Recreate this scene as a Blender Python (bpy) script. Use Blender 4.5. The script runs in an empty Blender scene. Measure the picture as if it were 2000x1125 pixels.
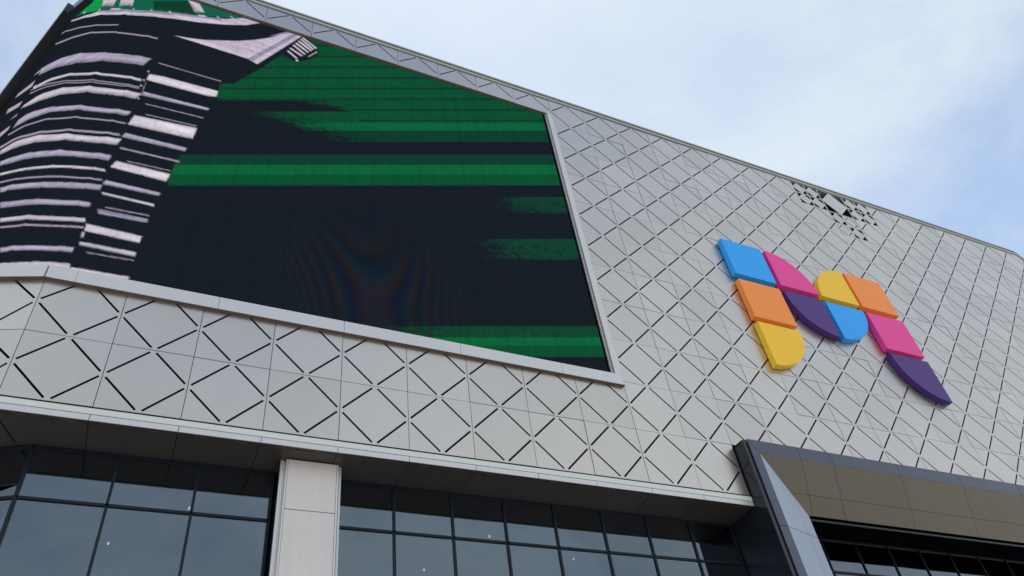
import bpy, bmesh, math, random
import numpy as np
from mathutils import Matrix, Vector
from mathutils.geometry import delaunay_2d_cdt

# ------------------------------------------------------------------ camera, sky, sun, exposure
W = 1.5            # one facade module in metres; plan units below are modules: i along the front, j up, k out
GJ = -8.06         # pavement level, in modules below the first horizontal joint
def P(i, j, k): return (i * W, -k * W, (j - GJ) * W)

scn = bpy.context.scene
scn.view_settings.view_transform = 'Standard'
scn.view_settings.look = 'None'
scn.view_settings.gamma = 1.0
scn.view_settings.use_curve_mapping = False
scn.view_settings.exposure = 0.05

cam_d = bpy.data.cameras.new('camera')
cam = bpy.data.objects.new('camera', cam_d)
scn.collection.objects.link(cam)
cam_d.sensor_width = 36.0
cam_d.lens = 1514.96 / 2000 * 36
cam_d.clip_start = 0.1
cam_d.clip_end = 5000
CR = (0.90662472, -0.11662278, 0.40550062)
CF = (0.36841677, 0.68725829, -0.62605521)
vr = Vector((CR[0], -CR[2], CR[1])).normalized()
vf = Vector((CF[0], -CF[2], CF[1])).normalized()
vu = vr.cross(vf)
M = Matrix((vr, vu, -vf)).transposed().to_4x4()
M.translation = Vector(P(1.84406, -6.99589, 8.87146))
cam.matrix_world = M
scn.camera = cam

SUN_EL, SUN_ROT = math.radians(74), math.radians(30)   # the sun stands behind the building, to the right, behind thin cloud
world = bpy.data.worlds.new('World'); scn.world = world
world.use_nodes = True
nt = world.node_tree; nt.nodes.clear()
N = lambda t, **k: _node(nt, t, **k)
def _node(tree, t, **k):
    n = tree.nodes.new(t)
    for a, b in k.items(): setattr(n, a, b)
    return n
out = N('ShaderNodeOutputWorld'); bg = N('ShaderNodeBackground')
bg.inputs['Strength'].default_value = 0.10
sky = N('ShaderNodeTexSky', sky_type='NISHITA', sun_disc=False)
sky.sun_elevation = SUN_EL; sky.sun_rotation = SUN_ROT
sky.air_density = 1.0; sky.dust_density = 0.3; sky.ozone_density = 1.5
tc = N('ShaderNodeTexCoord')
sep = N('ShaderNodeSeparateXYZ')
def MA(op, a, b, clamp=False):
    n = N('ShaderNodeMath', operation=op, use_clamp=clamp)
    for q, v in ((0, a), (1, b)):
        if isinstance(v, (int, float)): n.inputs[q].default_value = v
        else: nt.links.new(v, n.inputs[q])
    return n.outputs[0]
nt.links.new(tc.outputs['Generated'], sep.inputs[0])
zz = MA('ADD', MA('MAXIMUM', sep.outputs[2], 0.0), 0.25)          # cloud layer seen in perspective
cmb = N('ShaderNodeCombineXYZ'); nt.links.new(MA('DIVIDE', sep.outputs[0], zz), cmb.inputs[0]); nt.links.new(MA('DIVIDE', sep.outputs[1], zz), cmb.inputs[1])
mp = N('ShaderNodeMapping'); mp.inputs['Location'].default_value = (2.43, 1.86, 0.0)
n1 = N('ShaderNodeTexNoise'); n1.inputs['Scale'].default_value = 1.15; n1.inputs['Detail'].default_value = 10; n1.inputs['Roughness'].default_value = 0.6; n1.inputs['Distortion'].default_value = 0.3
rp = N('ShaderNodeValToRGB')
rp.color_ramp.elements[0].position = 0.36; rp.color_ramp.elements[0].color = (0.0, 0.0, 0.0, 1)
rp.color_ramp.elements[1].position = 0.68; rp.color_ramp.elements[1].color = (0.96, 0.96, 0.96, 1)
mx = N('ShaderNodeMix', data_type='RGBA')
mx.inputs[7].default_value = (8.1, 8.9, 9.3, 1)        # sunlit cloud
gain = N('ShaderNodeMix', data_type='RGBA', blend_type='MULTIPLY'); gain.inputs[0].default_value = 1.0
gain.inputs[7].default_value = (1.95, 1.9, 1.8, 1)
L = nt.links.new
L(cmb.outputs[0], mp.inputs['Vector']); L(mp.outputs[0], n1.inputs['Vector']); L(n1.outputs[0], rp.inputs[0])
L(sky.outputs[0], gain.inputs[6]); L(gain.outputs[2], mx.inputs[6]); hz = MA('POWER', MA('SUBTRACT', 1.0, MA('MAXIMUM', sep.outputs[2], 0.0)), 1.7)
L(MA('ADD', rp.outputs[0], MA('MULTIPLY', hz, 1.0), True), mx.inputs[0]); L(mx.outputs[2], bg.inputs['Color']); L(bg.outputs[0], out.inputs[0])

sl = bpy.data.lights.new('sun', 'SUN'); so = bpy.data.objects.new('sun', sl); scn.collection.objects.link(so)
sl.energy = 3.4; sl.angle = math.radians(10); sl.color = (1, 0.95, 0.88)
sd = Vector((math.sin(SUN_ROT) * math.cos(SUN_EL), math.cos(SUN_ROT) * math.cos(SUN_EL), math.sin(SUN_EL)))
so.rotation_euler = sd.to_track_quat('Z', 'Y').to_euler()
so.location = (20, 40, 60)

# what the screen shows: (colour key, outline in facade modules along and up the screen)
SHOW = [
('gm',[(3.242,9.851),(2.543,8.538),(1.665,6.758),(1.462,6.644),(1.472,6.098),(8.747,10.005),(8.933,11.198),(4.317,10.126),(3.592,9.940)]),
('gm',[(1.445,6.634),(1.472,6.098),(8.747,10.005),(8.830,10.534),(1.557,6.498)]),
('gr_gm',[(2.692,6.716),(4.344,7.600),(4.682,7.582),(3.495,6.957),(3.088,6.835)]),
('gr_gm',[(3.293,6.850),(4.513,7.492),(4.625,7.317),(4.025,7.007),(3.654,6.927)]),
('gm',[(4.343,7.640),(8.754,10.008),(8.757,9.450),(4.514,7.259)]),
('gr_gm',[(1.909,5.915),(3.305,6.635),(3.821,6.698),(2.371,5.963)]),
('gm',[(3.305,6.635),(8.757,9.450),(8.758,9.201),(3.821,6.698)]),
('gr_gm',[(2.326,5.940),(3.769,6.672),(4.192,6.683),(2.707,5.944)]),
('gm',[(3.769,6.672),(8.758,9.201),(8.760,8.957),(4.192,6.683)]),
('gr_gb',[(2.661,5.921),(4.140,6.657),(4.440,6.659),(2.932,5.918)]),
('gb',[(4.140,6.657),(8.760,8.957),(8.761,8.781),(4.440,6.659)]),
('gr_gb',[(2.904,5.904),(4.408,6.643),(4.679,6.647),(3.148,5.904)]),
('gb',[(4.408,6.643),(8.761,8.781),(8.762,8.630),(4.679,6.647)]),
('gr_gd',[(3.129,5.894),(4.657,6.637),(4.986,6.594),(3.428,5.851)]),
('gd',[(4.657,6.637),(8.762,8.630),(8.763,8.395),(4.986,6.594)]),
('gr_gd',[(3.370,5.823),(4.920,6.562),(5.285,6.535),(3.700,5.793)]),
('gd',[(4.920,6.562),(8.763,8.395),(8.764,8.164),(5.285,6.535)]),
('gl',[(3.051,9.153),(8.738,12.800),(8.739,12.681),(3.056,9.062)]),
('gl',[(2.356,8.242),(8.742,12.193),(8.742,12.078),(2.363,8.159)]),
('gl',[(2.055,7.630),(8.745,11.627),(8.746,11.516),(2.063,7.551)]),
('gl',[(1.817,7.085),(8.748,11.086),(8.749,10.980),(1.826,7.011)]),
('gl',[(1.481,6.509),(8.751,10.565),(8.751,10.461),(1.490,6.439)]),
('gl',[(1.459,6.126),(8.754,10.056),(8.754,9.956),(1.469,6.058)]),
('gl',[(4.022,7.106),(8.756,9.571),(8.757,9.475),(4.024,7.027)]),
('gl',[(4.137,6.775),(8.759,9.101),(8.760,9.007),(4.139,6.698)]),
('gd',[(1.130,4.223),(8.767,7.654),(8.769,7.260),(1.085,3.921)]),
('gb',[(1.100,3.927),(8.769,7.260),(8.771,6.896),(1.069,3.653)]),
('gm',[(1.076,3.656),(8.771,6.896),(8.773,6.505),(1.078,3.377)]),
('rg1',[(6.727,5.289),(8.776,6.090),(8.779,5.552),(6.909,4.859)]),
('rg2',[(6.008,3.773),(8.783,4.716),(8.787,4.099),(6.174,3.271)]),
('gd2',[(4.619,1.255),(8.797,2.298),(8.798,2.021),(5.083,1.131)]),
('gb',[(5.083,1.131),(8.798,2.021),(8.800,1.824),(5.780,1.123),(5.428,1.127)]),
('gm',[(5.780,1.123),(8.800,1.824),(8.801,1.559),(6.787,1.111),(6.110,1.119)]),
('teal',[(-4.359,13.720),(-3.513,11.279),(-2.454,9.928),(-2.089,9.622),(-1.685,9.270),(-1.067,8.812),(-0.829,8.681),(-0.616,8.537),(-0.168,8.548),(-0.015,8.531),(0.133,8.588),(0.271,8.654),(0.268,8.693),(0.753,8.882),(1.410,9.207),(1.782,9.503),(1.576,9.602),(0.722,9.644),(0.051,9.164),(-0.098,9.127),(-0.530,9.094),(-0.700,9.147),(-1.115,9.427),(-1.379,9.665),(-1.708,10.016),(-2.114,10.489),(-2.796,11.406)]),
('gb2',[(-3.836,12.897),(-3.514,11.712),(-2.119,9.697),(-1.720,9.336),(-1.396,9.086),(-1.508,9.734),(-1.884,10.148),(-2.392,10.775)]),
('gd',[(-0.181,8.957),(-0.016,8.974),(0.143,9.074),(0.446,9.298),(0.675,8.871),(0.264,8.713),(0.087,8.619),(-0.111,8.585)]),
('w',[(-1.490,9.757),(-1.020,9.345),(-1.018,8.939),(-1.383,9.213)]),
('w',[(-0.908,9.271),(-0.569,9.083),(-0.536,8.687),(-0.856,8.852)]),
('w',[(-1.035,8.863),(-0.789,8.722),(-0.782,8.640),(-1.040,8.787)]),
('w',[(0.399,9.403),(0.563,9.526),(0.806,9.045),(0.627,8.918),(0.514,9.159)]),
('w',[(0.696,8.864),(0.836,8.940),(0.893,8.868),(0.738,8.782)]),
('w',[(-2.930,10.573),(-2.866,10.604),(-2.714,10.366),(-2.687,10.226)]),
('w',[(-2.047,9.610),(-2.023,9.697),(-1.974,9.615),(-1.967,9.509)]),
('w',[(-1.419,9.066),(-1.400,9.158),(-1.365,9.099),(-1.363,9.001)]),
('w',[(-0.503,8.512),(-0.492,8.621),(-0.477,8.599),(-0.478,8.506)]),
('w',[(-0.161,8.498),(-0.148,8.608),(-0.134,8.586),(-0.136,8.493)]),
('w',[(0.175,8.570),(0.189,8.689),(0.201,8.675),(0.198,8.578)]),
('w',[(-0.168,8.580),(-0.141,8.582),(-0.068,8.485),(-0.099,8.482)]),
('w',[(0.168,8.653),(0.192,8.670),(0.257,8.610),(0.229,8.591)]),
('w',[(0.474,8.751),(0.499,8.769),(0.564,8.709),(0.536,8.689)]),
('w',[(1.035,9.044),(1.062,9.063),(1.128,9.001),(1.098,8.980)]),
('w',[(1.292,9.225),(1.319,9.244),(1.385,9.181),(1.355,9.159)]),
('w',[(1.521,9.423),(1.549,9.443),(1.616,9.379),(1.585,9.356)]),
('w',[(-3.057,11.648),(-3.741,12.216),(-3.559,11.877),(-2.893,11.330)]),
('lav',[(-3.508,11.116),(-2.497,9.839),(-2.145,9.543),(-1.735,9.230),(-1.404,9.035),(-1.146,8.830),(-0.757,8.636),(-0.576,8.532),(-0.164,8.529),(-0.011,8.512),(0.136,8.570),(0.274,8.636),(0.275,8.654),(0.760,8.842),(1.220,9.052),(1.771,9.496),(2.035,9.479),(1.637,9.068),(1.250,8.826),(0.796,8.602),(0.309,8.429),(0.037,8.302),(-0.532,8.321),(-0.693,8.384),(-1.090,8.619),(-1.675,9.056),(-2.464,9.736),(-3.561,11.138)]),
('lavd',[(-1.410,9.053),(-1.150,8.843),(-0.759,8.645),(-0.578,8.540),(-0.165,8.537),(-0.013,8.521),(0.134,8.580),(0.272,8.647),(0.273,8.666),(0.758,8.850),(1.142,9.020),(1.153,8.937),(0.770,8.769),(0.288,8.576),(0.289,8.549),(0.015,8.420),(-0.146,8.434),(-0.558,8.444),(-0.730,8.530),(-1.124,8.747),(-1.374,8.945)]),
('wd',[(-3.386,10.416),(-2.983,9.935),(-2.387,9.267),(-2.001,8.936),(-1.273,8.334),(-1.081,8.210),(-0.643,7.955),(-0.630,7.906),(-1.252,8.272),(-1.969,8.857),(-2.353,9.185),(-2.880,9.752),(-3.276,10.223)]),
('wd',[(-3.054,9.554),(-2.497,8.900),(-1.752,8.361),(-1.469,8.182),(-1.155,7.961),(-0.879,7.812),(-0.585,7.636),(-0.348,7.602),(-0.129,7.557),(0.075,7.536),(0.166,7.558),(0.174,7.512),(0.084,7.490),(-0.118,7.506),(-0.338,7.551),(-0.574,7.585),(-0.862,7.750),(-1.137,7.897),(-1.440,8.101),(-1.722,8.279),(-2.438,8.775),(-2.922,9.325)]),
('wg',[(-3.023,8.488),(-2.509,7.956),(-2.130,7.753),(-1.469,7.353),(-1.143,7.138),(-0.570,6.844),(-0.345,6.828),(-0.122,6.789),(0.098,6.777),(0.197,6.800),(0.110,6.492),(0.040,6.475),(-0.303,6.522),(-0.508,6.537),(-0.747,6.605),(-1.023,6.728),(-1.328,6.874),(-2.122,7.409),(-2.436,7.578),(-2.817,7.955)]),
('w',[(-2.647,7.327),(-2.383,7.110),(-2.081,6.963),(-1.451,6.609),(-1.118,6.409),(-0.808,6.254),(-0.533,6.140),(-0.314,6.117),(-0.111,6.076),(0.078,6.052),(0.163,6.065),(0.178,5.987),(0.094,5.974),(-0.093,5.991),(-0.296,6.032),(-0.513,6.055),(-0.778,6.151),(-1.087,6.304),(-1.704,6.642),(-2.007,6.801),(-2.457,7.018)]),
('wd',[(-2.719,7.302),(-2.455,7.046),(-2.243,6.937),(-1.889,6.677),(-1.134,6.172),(-0.816,6.016),(-0.536,5.895),(-0.318,5.862),(-0.109,5.817),(0.091,5.801),(0.181,5.817),(0.187,5.789),(0.097,5.773),(-0.102,5.787),(-0.312,5.832),(-0.529,5.864),(-0.805,5.979),(-1.122,6.135),(-1.863,6.620),(-2.216,6.878),(-2.427,6.987),(-2.639,7.176)]),
('wd',[(-2.570,7.011),(-2.394,6.876),(-2.170,6.764),(-1.825,6.528),(-1.108,6.088),(-0.790,5.929),(-0.519,5.823),(-0.303,5.794),(-0.096,5.757),(0.100,5.756),(0.189,5.777),(0.194,5.753),(0.105,5.732),(-0.090,5.730),(-0.297,5.767),(-0.513,5.797),(-0.781,5.897),(-1.098,6.055),(-1.808,6.486),(-2.146,6.712),(-2.370,6.824),(-2.501,6.903)]),
('w',[(-2.456,6.494),(-2.087,6.418),(-1.765,6.266),(-1.102,5.922),(-0.546,5.683),(-0.331,5.654),(-0.102,5.610),(0.137,5.612),(0.247,5.635),(0.199,5.429),(0.111,5.412),(-0.081,5.413),(-0.286,5.453),(-0.498,5.482),(-0.742,5.551),(-1.026,5.675),(-1.304,5.778),(-1.971,6.109),(-2.347,6.313),(-2.656,6.560)]),
('wg',[(-2.333,5.875),(-2.084,5.836),(-1.502,5.536),(-1.147,5.331),(-0.547,5.083),(-0.122,5.017),(0.103,5.016),(0.205,5.041),(0.178,4.895),(0.084,4.872),(-0.127,4.881),(-0.519,4.938),(-0.763,5.015),(-1.670,5.391),(-2.374,5.654)]),
('wd',[(-2.430,5.515),(-2.049,5.394),(-1.424,5.111),(-1.095,4.955),(-0.781,4.825),(-0.514,4.743),(-0.297,4.723),(-0.091,4.689),(0.102,4.683),(0.190,4.699),(0.197,4.663),(0.110,4.648),(-0.082,4.650),(-0.288,4.684),(-0.504,4.704),(-0.767,4.779),(-1.080,4.908),(-1.718,5.198),(-2.014,5.322),(-2.392,5.442)]),
('wd',[(-2.511,5.216),(-2.356,5.154),(-2.097,5.083),(-1.758,4.917),(-1.401,4.727),(-1.083,4.581),(-0.798,4.476),(-0.538,4.391),(-0.326,4.373),(-0.121,4.348),(0.079,4.344),(0.168,4.367),(0.179,4.314),(0.090,4.292),(-0.107,4.290),(-0.312,4.316),(-0.523,4.334),(-0.776,4.407),(-1.060,4.511),(-1.365,4.641),(-1.719,4.828),(-2.043,4.977),(-2.430,5.081)]),
('w',[(-2.378,4.983),(-1.997,4.888),(-1.703,4.767),(-1.381,4.604),(-1.078,4.464),(-0.789,4.342),(-0.523,4.252),(-0.079,4.200),(0.127,4.223),(0.223,4.251),(0.186,4.062),(0.085,4.035),(-0.029,4.019),(-0.507,4.080),(-0.731,4.134),(-1.307,4.356),(-1.595,4.498),(-1.848,4.593),(-2.269,4.778)]),
('wg',[(-2.089,4.436),(-1.923,4.348),(-1.657,4.240),(-1.167,4.020),(-0.968,3.961),(-0.746,3.877),(-0.519,3.813),(-0.300,3.793),(-0.097,3.765),(0.089,3.763),(0.172,3.780),(0.165,3.632),(0.091,3.619),(-0.072,3.618),(-0.483,3.673),(-0.591,3.667),(-1.042,3.823),(-1.182,3.852),(-1.752,4.108),(-1.978,4.228)]),
('w',[(-1.816,3.914),(-1.231,3.624),(-0.948,3.548),(-0.644,3.440),(-0.528,3.429),(-0.421,3.434),(-0.207,3.416),(-0.032,3.392),(0.102,3.400),(0.162,3.409),(0.175,3.350),(-0.016,3.327),(-0.404,3.369),(-0.619,3.364),(-0.922,3.471),(-1.202,3.544),(-1.769,3.815)]),
('wd',[(-1.663,3.589),(-1.211,3.370),(-0.947,3.292),(-0.626,3.172),(-0.424,3.172),(-0.079,3.137),(0.095,3.145),(0.173,3.163),(0.181,3.128),(0.103,3.110),(-0.070,3.099),(-0.414,3.134),(-0.611,3.128),(-0.931,3.247),(-1.194,3.324),(-1.636,3.532)]),
('wg',[(-1.562,3.373),(-1.408,3.297),(-1.147,3.193),(-0.885,3.114),(-0.725,3.052),(-0.579,3.012),(-0.384,3.019),(-0.215,3.011),(-0.043,2.994),(0.128,3.014),(0.208,3.032),(0.194,2.903),(-0.021,2.858),(-0.347,2.879),(-0.542,2.877),(-0.672,2.898),(-0.833,2.963),(-1.325,3.117),(-1.476,3.190)]),
('wg',[(-1.312,2.841),(-1.121,2.765),(-0.801,2.678),(-0.650,2.622),(-0.132,2.581),(0.065,2.579),(0.152,2.599),(0.153,2.490),(0.072,2.470),(-0.108,2.466),(-0.499,2.491),(-0.603,2.481),(-0.749,2.531),(-1.227,2.659)]),
('w',[(-1.124,2.390),(-0.751,2.285),(-0.532,2.240),(-0.149,2.218),(-0.042,2.207),(0.067,2.216),(0.163,2.239),(0.171,2.153),(0.079,2.130),(-0.025,2.115),(-0.322,2.137),(-0.505,2.144),(-0.712,2.175),(-1.085,2.285)]),
('wd',[(-1.043,2.176),(-0.674,2.067),(-0.007,2.023),(0.181,2.064),(0.189,2.029),(0.011,1.986),(-0.658,2.023),(-1.026,2.131)]),
('wg',[(-0.843,1.648),(-0.741,1.622),(-0.559,1.597),(-0.405,1.606),(-0.073,1.586),(0.092,1.599),(0.167,1.616),(0.162,1.514),(0.095,1.500),(-0.055,1.489),(-0.378,1.512),(-0.532,1.504),(-0.699,1.511),(-0.801,1.536)]),
('w',[(-0.705,1.283),(-0.594,1.256),(-0.278,1.281),(-0.140,1.280),(-0.002,1.270),(0.192,1.300),(0.210,1.184),(0.036,1.149),(-0.392,1.144),(-0.557,1.134),(-0.652,1.143)]),
('wb',[(0.256,6.293),(0.496,6.337),(1.445,6.367),(1.440,6.164),(1.293,6.109),(0.255,6.074)]),
('wg',[(0.277,5.706),(1.377,5.747),(1.357,5.671),(0.267,5.576)]),
('wd',[(0.371,5.377),(1.324,5.422),(1.328,5.398),(0.375,5.354)]),
('wd',[(0.428,5.078),(1.251,5.134),(1.255,5.112),(0.432,5.057)]),
('wb',[(0.272,4.964),(1.267,5.069),(1.247,4.735),(1.166,4.719),(0.234,4.663)]),
('wg',[(0.246,4.427),(1.196,4.446),(1.187,4.338),(0.213,4.297)]),
('wd',[(0.247,4.031),(1.145,4.055),(1.151,4.015),(0.255,3.993)]),
('wd',[(0.416,3.738),(1.054,3.758),(1.058,3.739),(0.420,3.719)]),
('wb',[(0.269,3.673),(1.069,3.672),(1.044,3.457),(0.221,3.486)]),
('wg',[(0.226,3.156),(1.014,3.167),(1.003,3.081),(0.206,3.049)]),
('w',[(0.237,2.880),(0.971,2.868),(0.982,2.811),(0.249,2.824)]),
('lavd',[(0.263,2.490),(0.961,2.509),(0.951,2.425),(0.296,2.394)]),
('wd',[(0.355,2.570),(0.957,2.600),(0.961,2.577),(0.360,2.549)]),
('wb',[(0.200,2.131),(0.947,2.120),(0.940,1.966),(0.206,1.975)]),
('w',[(0.189,1.949),(0.217,1.959),(0.228,1.846),(0.198,1.824)]),
('w',[(0.208,1.751),(0.939,1.762),(0.938,1.670),(0.211,1.683)]),
('wd',[(0.331,1.574),(0.939,1.603),(0.943,1.585),(0.335,1.557)]),
('w',[(0.219,1.236),(0.948,1.263),(0.942,1.178),(0.233,1.162)]),
('w',[(0.215,6.376),(0.236,6.395),(0.247,6.338),(0.222,6.323)]),
('w',[(0.196,6.065),(0.216,6.083),(0.227,6.028),(0.203,6.014)]),
('w',[(0.187,5.877),(0.208,5.895),(0.218,5.840),(0.194,5.827)]),
('w',[(0.221,5.481),(0.241,5.498),(0.251,5.445),(0.228,5.432)]),
('w',[(0.227,5.601),(0.247,5.618),(0.257,5.565),(0.233,5.552)]),
('w',[(0.177,4.183),(0.196,4.197),(0.205,4.151),(0.183,4.141)]),
('wd',[(0.259,6.036),(0.251,5.611),(0.259,5.574),(0.266,5.998)]),
('lav',[(0.418,7.816),(0.691,7.889),(0.965,7.994),(1.558,8.337),(1.861,8.576),(2.091,8.797),(2.285,9.022),(2.561,9.405),(2.861,9.475),(2.018,7.691),(1.815,7.786),(0.548,7.811)]),
('lavd',[(1.815,7.786),(2.691,9.473),(2.792,9.480),(1.912,7.732)]),
('lavd',[(2.143,8.928),(2.559,9.440),(2.627,9.430),(2.344,9.092)]),
('k',[(2.020,7.669),(2.896,9.456),(2.925,9.360),(2.126,7.621),(1.676,6.746),(1.603,6.723),(1.912,7.423)]),
('wd',[(0.335,6.733),(1.452,6.725),(1.455,6.699),(0.340,6.709)]),
('k',[(2.403,8.428),(2.730,9.136),(2.835,9.307),(2.897,9.313),(2.998,9.236),(3.137,9.077),(3.212,8.968),(3.223,8.909),(3.188,8.788),(3.107,8.607),(2.995,8.446),(2.852,8.305),(2.744,8.239),(2.631,8.252),(2.479,8.369)]),
('w',[(2.543,8.538),(2.573,8.599),(2.782,8.404),(2.757,8.337),(2.615,8.471)]),
('w',[(2.586,8.673),(2.616,8.735),(2.879,8.571),(2.853,8.503),(2.675,8.616)]),
('w',[(2.639,8.838),(2.669,8.901),(2.938,8.672),(2.912,8.604),(2.730,8.760)]),
('w',[(2.685,8.956),(2.715,9.020),(2.997,8.796),(2.970,8.727),(2.780,8.879)]),
('w',[(2.731,9.075),(2.762,9.140),(3.057,8.900),(3.030,8.830),(2.806,9.014)]),
('w',[(2.779,9.183),(2.810,9.249),(3.097,8.983),(3.070,8.912),(2.876,9.092)]),
('w',[(2.814,9.265),(2.845,9.331),(3.160,9.067),(3.132,8.996),(2.894,9.197)]),
('w',[(2.996,8.604),(3.176,8.935),(3.179,8.892),(2.998,8.562)]),
('w',[(2.754,8.319),(2.799,8.346),(2.805,8.274),(2.759,8.246)]),
('red',[(-5.198,12.963),(-4.776,12.622),(-3.634,11.269),(-3.591,11.077)]),
('red',[(-4.986,11.697),(-5.045,11.984),(-3.343,10.162),(-3.443,10.157),(-4.178,10.891)]),
('brn',[(-5.220,13.648),(-5.369,14.347),(-4.181,12.954),(-4.244,12.652)]),
('lav2',[(-4.671,9.221),(-4.570,9.292),(-2.895,7.875),(-2.893,7.634),(-3.732,8.383)]),
('lav2',[(-4.599,8.520),(-4.751,8.874),(-3.048,7.282),(-3.091,7.136),(-3.808,7.794)]),
('lav2',[(-3.311,6.330),(-3.692,6.862),(-2.773,6.145),(-2.730,5.968)]),
('wd',[(-3.359,6.954),(-2.703,6.474),(-2.674,6.352)]),
('wd',[(-3.671,8.972),(-3.051,8.496),(-2.953,8.242)]),
]
DOWN = [(4.96, -2.0), (6.25, -1.75), (6.95, -1.78), (7.44, -1.68), (6.31, -3.12), (8.76, -2.29), (8.9, -2.79), (1.44, -3.04), (2.38, -1.8)]
# ------------------------------------------------------------------ helpers
COL = scn.collection
rng = random.Random(4)
def mesh_of(verts, faces, name):
    me = bpy.data.meshes.new(name); me.from_pydata([tuple(v) for v in verts], [], faces); me.update(); return me
def link(name, me, mat, parent=None):
    o = bpy.data.objects.new(name, me); COL.objects.link(o)
    if mat and me and not me.materials: me.materials.append(mat)
    if parent:
        o.parent = parent; o.location = -ROOT[parent.name]
        ROOT[o.name] = Vector((0, 0, 0))
    return o
ROOT = {}
def thing(name, label, cat, loc=(0, 0, 0)):
    e = bpy.data.objects.new(name, None); COL.objects.link(e); e.location = loc
    e['label'] = label; e['category'] = cat; ROOT[e.name] = Vector(loc); return e
class MB:
    def __init__(s): s.v = []; s.f = []
    def poly_prism(s, pts, k0, k1):              # polygon in (i, j), anticlockwise seen from the front, between depths k0 (front) and k1 (back)
        n = len(pts); b = len(s.v)
        s.v += [P(i, j, k0) for i, j in pts] + [P(i, j, k1) for i, j in pts]
        s.f.append(list(range(b, b + n))); s.f.append(list(range(b + 2 * n - 1, b + n - 1, -1)))
        for q in range(n):
            r = (q + 1) % n; s.f.append([b + r, b + q, b + n + q, b + n + r])
        return s
    def box(s, i0, i1, j0, j1, k0, k1):
        return s.poly_prism([(i0, j0), (i1, j0), (i1, j1), (i0, j1)], max(k0, k1), min(k0, k1))
    def quad_slab(s, a, b, c, d, t):             # four (i,j,k) corners anticlockwise seen from outside, thickness t inward
        A = [Vector(P(*q)) for q in (a, b, c, d)]
        n = (A[1] - A[0]).cross(A[3] - A[0]).normalized() * (t * W)
        o = len(s.v); s.v += A + [q - n for q in A]
        s.f += [[o, o + 1, o + 2, o + 3], [o + 7, o + 6, o + 5, o + 4]]
        for q in range(4):
            r = (q + 1) % 4; s.f.append([o + r, o + q, o + 4 + q, o + 4 + r])
        return s
    def strip(s, line, j0, j1, k0, k1):          # a bar following a plan polyline, left to right as seen from outside
        for a, b in zip(line_off(line, k0), line_off(line, k0)[1:]): pass
        f = line_off(line, k0); g = line_off(line, k1)
        for n in range(len(f) - 1):
            o = len(s.v)
            for (p, q) in ((f[n], f[n + 1]), (g[n], g[n + 1])):
                for (x, y, z) in ((p[0], j0, p[1]), (q[0], j0, q[1]), (q[0], j1, q[1]), (p[0], j1, p[1])): s.v.append(P(x, y, z))
            s.f += [[o, o + 1, o + 2, o + 3], [o + 7, o + 6, o + 5, o + 4], [o, o + 4, o + 5, o + 1], [o + 3, o + 2, o + 6, o + 7]]
            if n == 0: s.f.append([o, o + 3, o + 7, o + 4])
            if n == len(f) - 2: s.f.append([o + 1, o + 5, o + 6, o + 2])
        return s
    def build(s, name, mat, parent=None, bevel=0):
        me = mesh_of(s.v, s.f, name)
        if bevel:
            bm = bmesh.new(); bm.from_mesh(me)
            bmesh.ops.remove_doubles(bm, verts=bm.verts, dist=1e-5)
            bmesh.ops.bevel(bm, geom=[e for e in bm.edges if e.calc_face_angle(0) > 0.5], offset=bevel, segments=2, affect='EDGES', profile=0.5)
            bm.to_mesh(me); bm.free()
        return link(name, me, mat, parent)
def line_off(line, d):                            # offset a plan polyline outward (towards +k side) by d with mitres
    n = len(line); res = []
    def nrm(a, b):
        x, y = b[0] - a[0], b[1] - a[1]; l = math.hypot(x, y); return (-y / l, x / l)
    for q in range(n):
        ns = []
        if q > 0: ns.append(nrm(line[q - 1], line[q]))
        if q < n - 1: ns.append(nrm(line[q], line[q + 1]))
        mxx, myy = sum(a[0] for a in ns), sum(a[1] for a in ns)
        c = mxx * ns[0][0] + myy * ns[0][1]
        res.append((line[q][0] + d * mxx / c, line[q][1] + d * myy / c))
    return res

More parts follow.
